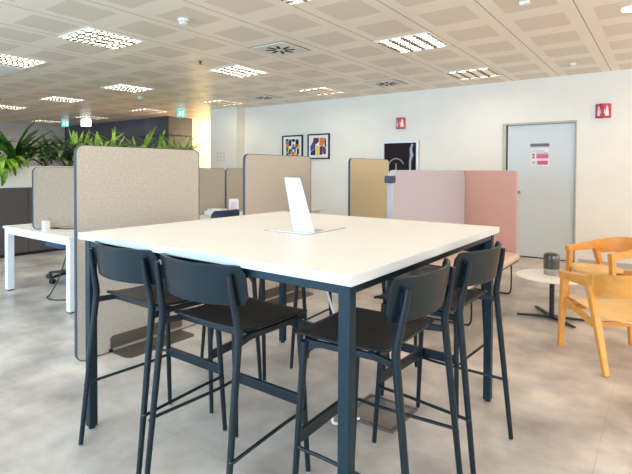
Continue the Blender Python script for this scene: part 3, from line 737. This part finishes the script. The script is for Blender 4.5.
for y0, y1, lab in dv:
    r = empty('desk_divider', (-5.35,(y0+y1)/2,DKZ), 0, lab, 'divider', 'felt dividers on the bench desks'); hw = (y1-y0)/2
    pl = rrect(-hw,hw,.012,1.40-DKZ,.05,6)
    MB().prism(pl, lambda p:(-.011,p[0],p[1]), lambda p:(.011,p[0],p[1])).build('felt_panel', M['felt'], r, bevel=.002)
    o = rrect(-hw-.003,hw+.003,.008,1.403-DKZ,.053,6); n = len(o); t2 = .0125
    vs = [(-t2,a,b) for a,b in o]+[(t2,a,b) for a,b in o]+[(-t2,a,b) for a,b in pl]+[(t2,a,b) for a,b in pl]; fs = []
    for i in range(n):
        j = (i+1)%n; fs += [(i,j,n+j,n+i),(2*n+i,3*n+i,3*n+j,2*n+j),(i,2*n+i,2*n+j,j),(n+i,n+j,3*n+j,3*n+i)]
    MB().add(vs, fs).build('edge_trim', M['trim'], r)
    MB().box(-.02,.02,-hw*.7,-hw*.7+.05,0,.008).box(-.02,.02,hw*.7-.05,hw*.7,0,.008).build('bracket', M['black'], r)
r = empty('desk_socket', (-5.28,2.36,DKZ), 0, 'small white power socket block standing on the nearest bench desk', 'socket')
MB().box(-.035,.035,-.03,.03,0,.10).build('housing', M['plastic'], r, bevel=.006)
MB().box(.0355,.0365,-.018,.018,.03,.075).build('socket_face', M['signwhite'], r)
MB().tube(smooth([(.0,.03,.02),(.05,.10,.012),(.12,.16,.008),(.16,.24,.008)],5), .006, 6).build('cord', M['darkplastic'], r, smooth=True)
P = smooth([(-5.2,2.60,.70),(-5.25,2.56,.45),(-5.3,2.50,.2),(-5.36,2.44,.03),(-5.32,2.385,.008),(-5.2,2.37,.008),(-5.08,2.44,.008),(-4.9,2.7,.008)])
tag(MB().tube(P, .007, 6).build('floor_cable', M['darkplastic'], smooth=True), 'black cable dangling from the nearest bench desk onto the floor', 'cable')

def office_chair(x, y, rz, lab):
    r = empty('office_chair', (x,y,0), rz, lab, 'office chair', 'office chairs at the bench desks')
    hub = MB().lathe([(.035,.07),(.035,.14),(.02,.15),(.02,.42)], n=16).build('column', M['black'], r, smooth=True)
    for k in range(5):
        a = k*2*PI/5+.3; c, s = math.cos(a), math.sin(a)
        g = MB().bar((.03*c,.03*s,.10),(.29*c,.29*s,.075),(.05,.03),(.04,.025)).build('base_spoke', M['black'], r, bevel=.004)
        w2 = MB(); 
        for sd in (-1,1):
            q = Vector((.29*c-sd*.016*s,.29*s+sd*.016*c,.031))
            ax = Vector((-s,c,0))*.009
            w2.tube([q-ax,q+ax], .031, 14)
        w2.build('caster', M['black'], g)
    MB().prism(rrect(-.24,.24,-.23,.25,.07,5), lambda p:(p[0],p[1],.42), lambda p:(p[0],p[1],.49)).build('seat', M['navyfabric'], r, bevel=.02, seg=3)
    def fb(u,v):
        hh = .24; e=(1-abs(u-.5)*2)*.22; rr=.05
        if e < rr: hh -= rr-math.sqrt(max(0,rr*rr-(rr-e)**2))
        a=(u-.5)*2*.5; z=.675+(v-.5)*2*hh
        return (.44*math.sin(a),-.26+.44*(1-math.cos(a))-(z-.6)*.12,z),(-math.sin(a),math.cos(a),.1)
    MB().sheet(fb,18,8,.03).build('backrest', M['navyfabric'], r, smooth=True)
    MB().bar((0,-.16,.42),(0,-.29,.6),.05,.015,(1,0,0)).build('back_support', M['black'], r)
office_chair(-4.35, 3.82, PI/2, 'navy office chair whose back tops show over the high table')
office_chair(-6.02, 3.0, -PI/2, 'office chair on the far side of the near bench desk, only its wheels in view')
r = empty('paper_tray', (-5.17,4.66,DKZ), .2, 'low white tray of papers on the far bench desk', 'tray')
MB().prism(rrect(-.16,.16,-.11,.11,.03,4), lambda p:(p[0],p[1],0), lambda p:(p[0]*1.05,p[1]*1.05,.055)).build('tray', M['plastic'], r, bevel=.006)
MB().prism(rrect(-.13,.13,-.08,.08,.01,2), lambda p:(p[0],p[1],.056), lambda p:(p[0],p[1],.085)).build('paper_stack', M['mount'], r, bevel=.006)
r = empty('table_card', (-5.17,4.97,DKZ), math.radians(36), 'small upright white card with faint print on the far bench desk', 'card')
MB().bar((0,-.0,.0),(0,.03,.21),.145,.004,(1,0,0)).bar((0,.065,0),(0,.035,.21),.145,.004,(1,0,0)).build('card', M['signwhite'], r)
q = MB()
for k, z in enumerate((.05,.075,.10,.125,.15)): yy=.03*z/.21-.0035; q.box(-.045,.045-(k%2)*.02,yy-.001,yy,z,z+.008)
q.build('printed_lines', mat('faint_card_print', srgb(206,190,196), .8), r)

# ---------------- cabinets, planters, plants ----------------
CX = -8.2
clab = ['dark grey cupboard at the left edge below the lime-leaved plant','dark grey cupboard left of the near desk leg, second from the left edge','dark grey cupboard behind the near desk divider','dark grey cupboard in the row hidden behind the near felt screen','dark grey cupboard near the far end of the row','dark grey cupboard at the far end of the row']
for i in range(6):
    y0 = 1.60+i*.9
    r = empty('storage_cupboard', (CX-.22,y0+.45,0), 0, clab[i], 'cupboard', 'dark cupboards carrying the planters')
    MB().box(-.22,.20,-.449,.449,.05,1.085).build('body', M['cab'], r)
    MB().box(-.20,.17,-.449,.449,0,.05).build('plinth', M['black'], r)
    for k in (-1,1):
        d_ = MB().box(.202,.22,min(k*.004,k*.445),max(k*.004,k*.445),.055,1.08).build('door', M['cab'], r, bevel=.002)
        MB().tube([(.221,k*.03,1.0),(.232,k*.03,1.0)], .012, 10).build('lock', M['black'], d_)
plab = ['white planter box at the left edge on the dark cupboards','white planter box behind the near felt screen','white planter box at the far end of the cupboards']
pY = [(1.60,4.42),(4.43,5.95),(5.96,7.0)]
for (y0,y1), lab in zip(pY, plab):
    r = empty('planter_box', (CX-.2,(y0+y1)/2,1.0855), 0, lab, 'planter', 'white planter boxes on the cupboards'); hw=(y1-y0)/2; t=.018; H=.34
    MB().box(-.2,.2,-hw,-hw+t,0,H).box(-.2,.2,hw-t,hw,0,H).box(-.2,-.2+t,-hw+t,hw-t,0,H).box(.2-t,.2,-hw+t,hw-t,0,H).box(-.2+t,.2-t,-hw+t,hw-t,0,.02).build('box', M['planter'], r)
    MB().box(-.2+t,.2-t,-hw+t,hw-t,.021,H-.03).build('soil', M['soil'], r)
ZP = 1.0855+.31
def leaf(mb, base, az, el, length, width, droop, n=8, fold=.25):
    """one blade: starts at base, heads az/el, bends over by droop radians"""
    p = Vector(base); pts = []; e = el; st = length/n
    side = Vector((-math.sin(az), math.cos(az), 0))
    for i in range(n+1):
        d = Vector((math.cos(az)*math.cos(e), math.sin(az)*math.cos(e), math.sin(e)))
        nrm = side.cross(d)*-1
        t = i/n; wv = width*max(.04, math.sin(PI*min(1,(t*.86+.1)))**.8)/2
        pts += [p+side*wv-nrm*fold*-wv, p.copy(), p-side*wv-nrm*fold*-wv]
        p = p+d*st; e -= droop/n
    th = Vector((0,0,-.0015)); N = len(pts)
    fs = []
    for i in range(n):
        a = i*3; fs += [(a,a+1,a+4,a+3),(a+1,a+2,a+5,a+4)]
        b = N+a; fs += [(b,b+3,b+4,b+1),(b+1,b+4,b+5,b+2)]
    mb.add(pts+[q+th for q in pts], fs)
def plant(name, lab, cat, y, kind, x=CX-.2):
    r = empty(name, (x,y,ZP), 0, lab, cat, 'plants in the planter boxes')
    f = MB(); R = random.Random(int(y*100)); s = MB(); stem = False
    if kind == 'lime':
        for k in range(34):
            a = R.uniform(-PI,PI); b = (R.uniform(-.05,.1), R.uniform(-.1,.1), R.uniform(0,.10))
            leaf(f, b, a, R.uniform(.1,1.0), R.uniform(.32,.5), R.uniform(.10,.15), R.uniform(1.2,2.4))
        for k in range(10): leaf(f, (.1,R.uniform(-.15,.15),R.uniform(.02,.14)), R.uniform(-.6,.6), R.uniform(.2,.8), R.uniform(.35,.5), R.uniform(.10,.15), R.uniform(1.8,2.6))
        m_ = M['leaf_lime']
    elif kind == 'sword':
        for k in range(28):
            a = R.choice([1,-1])*PI/2+R.uniform(-.8,.8); leaf(f, (R.uniform(-.03,.03),R.uniform(-.04,.04),R.uniform(0,.12)), a, R.uniform(.75,1.4), R.uniform(.5,.80), R.uniform(.10,.14), R.uniform(.2,1.1), 9)
        m_ = M['leaf_dark']
    elif kind == 'bushy':
        stem = True
        for k in range(15):
            a = R.uniform(0,2*PI); e = R.uniform(.6,1.45); Lh = R.uniform(.32,.55)
            top = Vector((math.cos(a)*math.cos(e)*Lh, math.sin(a)*math.cos(e)*Lh, Lh*math.sin(e)))
            s.tube([(0,0,0),top*.5+Vector((0,0,.02)),top], .006, 5)
            for j in range(9):
                q = top*(R.uniform(.35,1)); leaf(f, q, R.uniform(0,2*PI), R.uniform(-.1,1.0), R.uniform(.22,.36), R.uniform(.045,.075), R.uniform(.3,1.2), 5)
        m_ = M['leaf_mid']
    elif kind == 'upright':
        for k in range(9): leaf(f, (R.uniform(-.04,.04),R.uniform(-.04,.04),0), R.uniform(0,2*PI), R.uniform(1.2,1.52), R.uniform(.45,.75), R.uniform(.05,.075), R.uniform(0,.3), 7)
        m_ = M['leaf_bright']
    else:   # strappy
        for k in range(20): leaf(f, (R.uniform(-.06,.06),R.uniform(-.16,.16),R.uniform(.04,.2)), R.uniform(0,2*PI), R.uniform(.45,1.3), R.uniform(.5,.88), R.uniform(.055,.09), R.uniform(0,1.2), 8)
        m_ = M['leaf_bright']
    f.build('foliage', m_, r, smooth=True)
    if stem: s.build('stems', M['stem'], r, smooth=True)
plant('trailing_plant','lime green broad-leaved plant drooping over the planter at the left edge','plant',2.98,'lime', CX-.12)
plant('sword_leaf_plant','dark green sword-leaved plant rising tallest near the left edge','plant',3.28,'sword')
plant('sword_leaf_plant','broad dark sword-leaved plant at the very left edge, behind the lime-leaved one','plant',2.72,'sword')
plant('bushy_plant','olive bushy plant right of the dark sword-leaved one','plant',3.75,'bushy')
plant('bushy_plant','olive bushy plant just left of the near felt screen','plant',4.08,'bushy')
plant('upright_plant','bright upright leaves directly at the left corner of the near felt screen','plant',4.26,'upright')
for y, lab in ((4.62,'bright strappy plant above the left end of the near felt screen'),(5.05,'bright strappy plant above the near felt screen, left of its middle'),(5.5,'bright strappy plant above the middle of the near felt screen'),(6.05,'bright strappy plant above the near felt screen, right of its middle'),(6.6,'bright strappy plant last in the row, above the right end of the near felt screen')):
    plant('strappy_plant', lab, 'plant', y, 'strap')
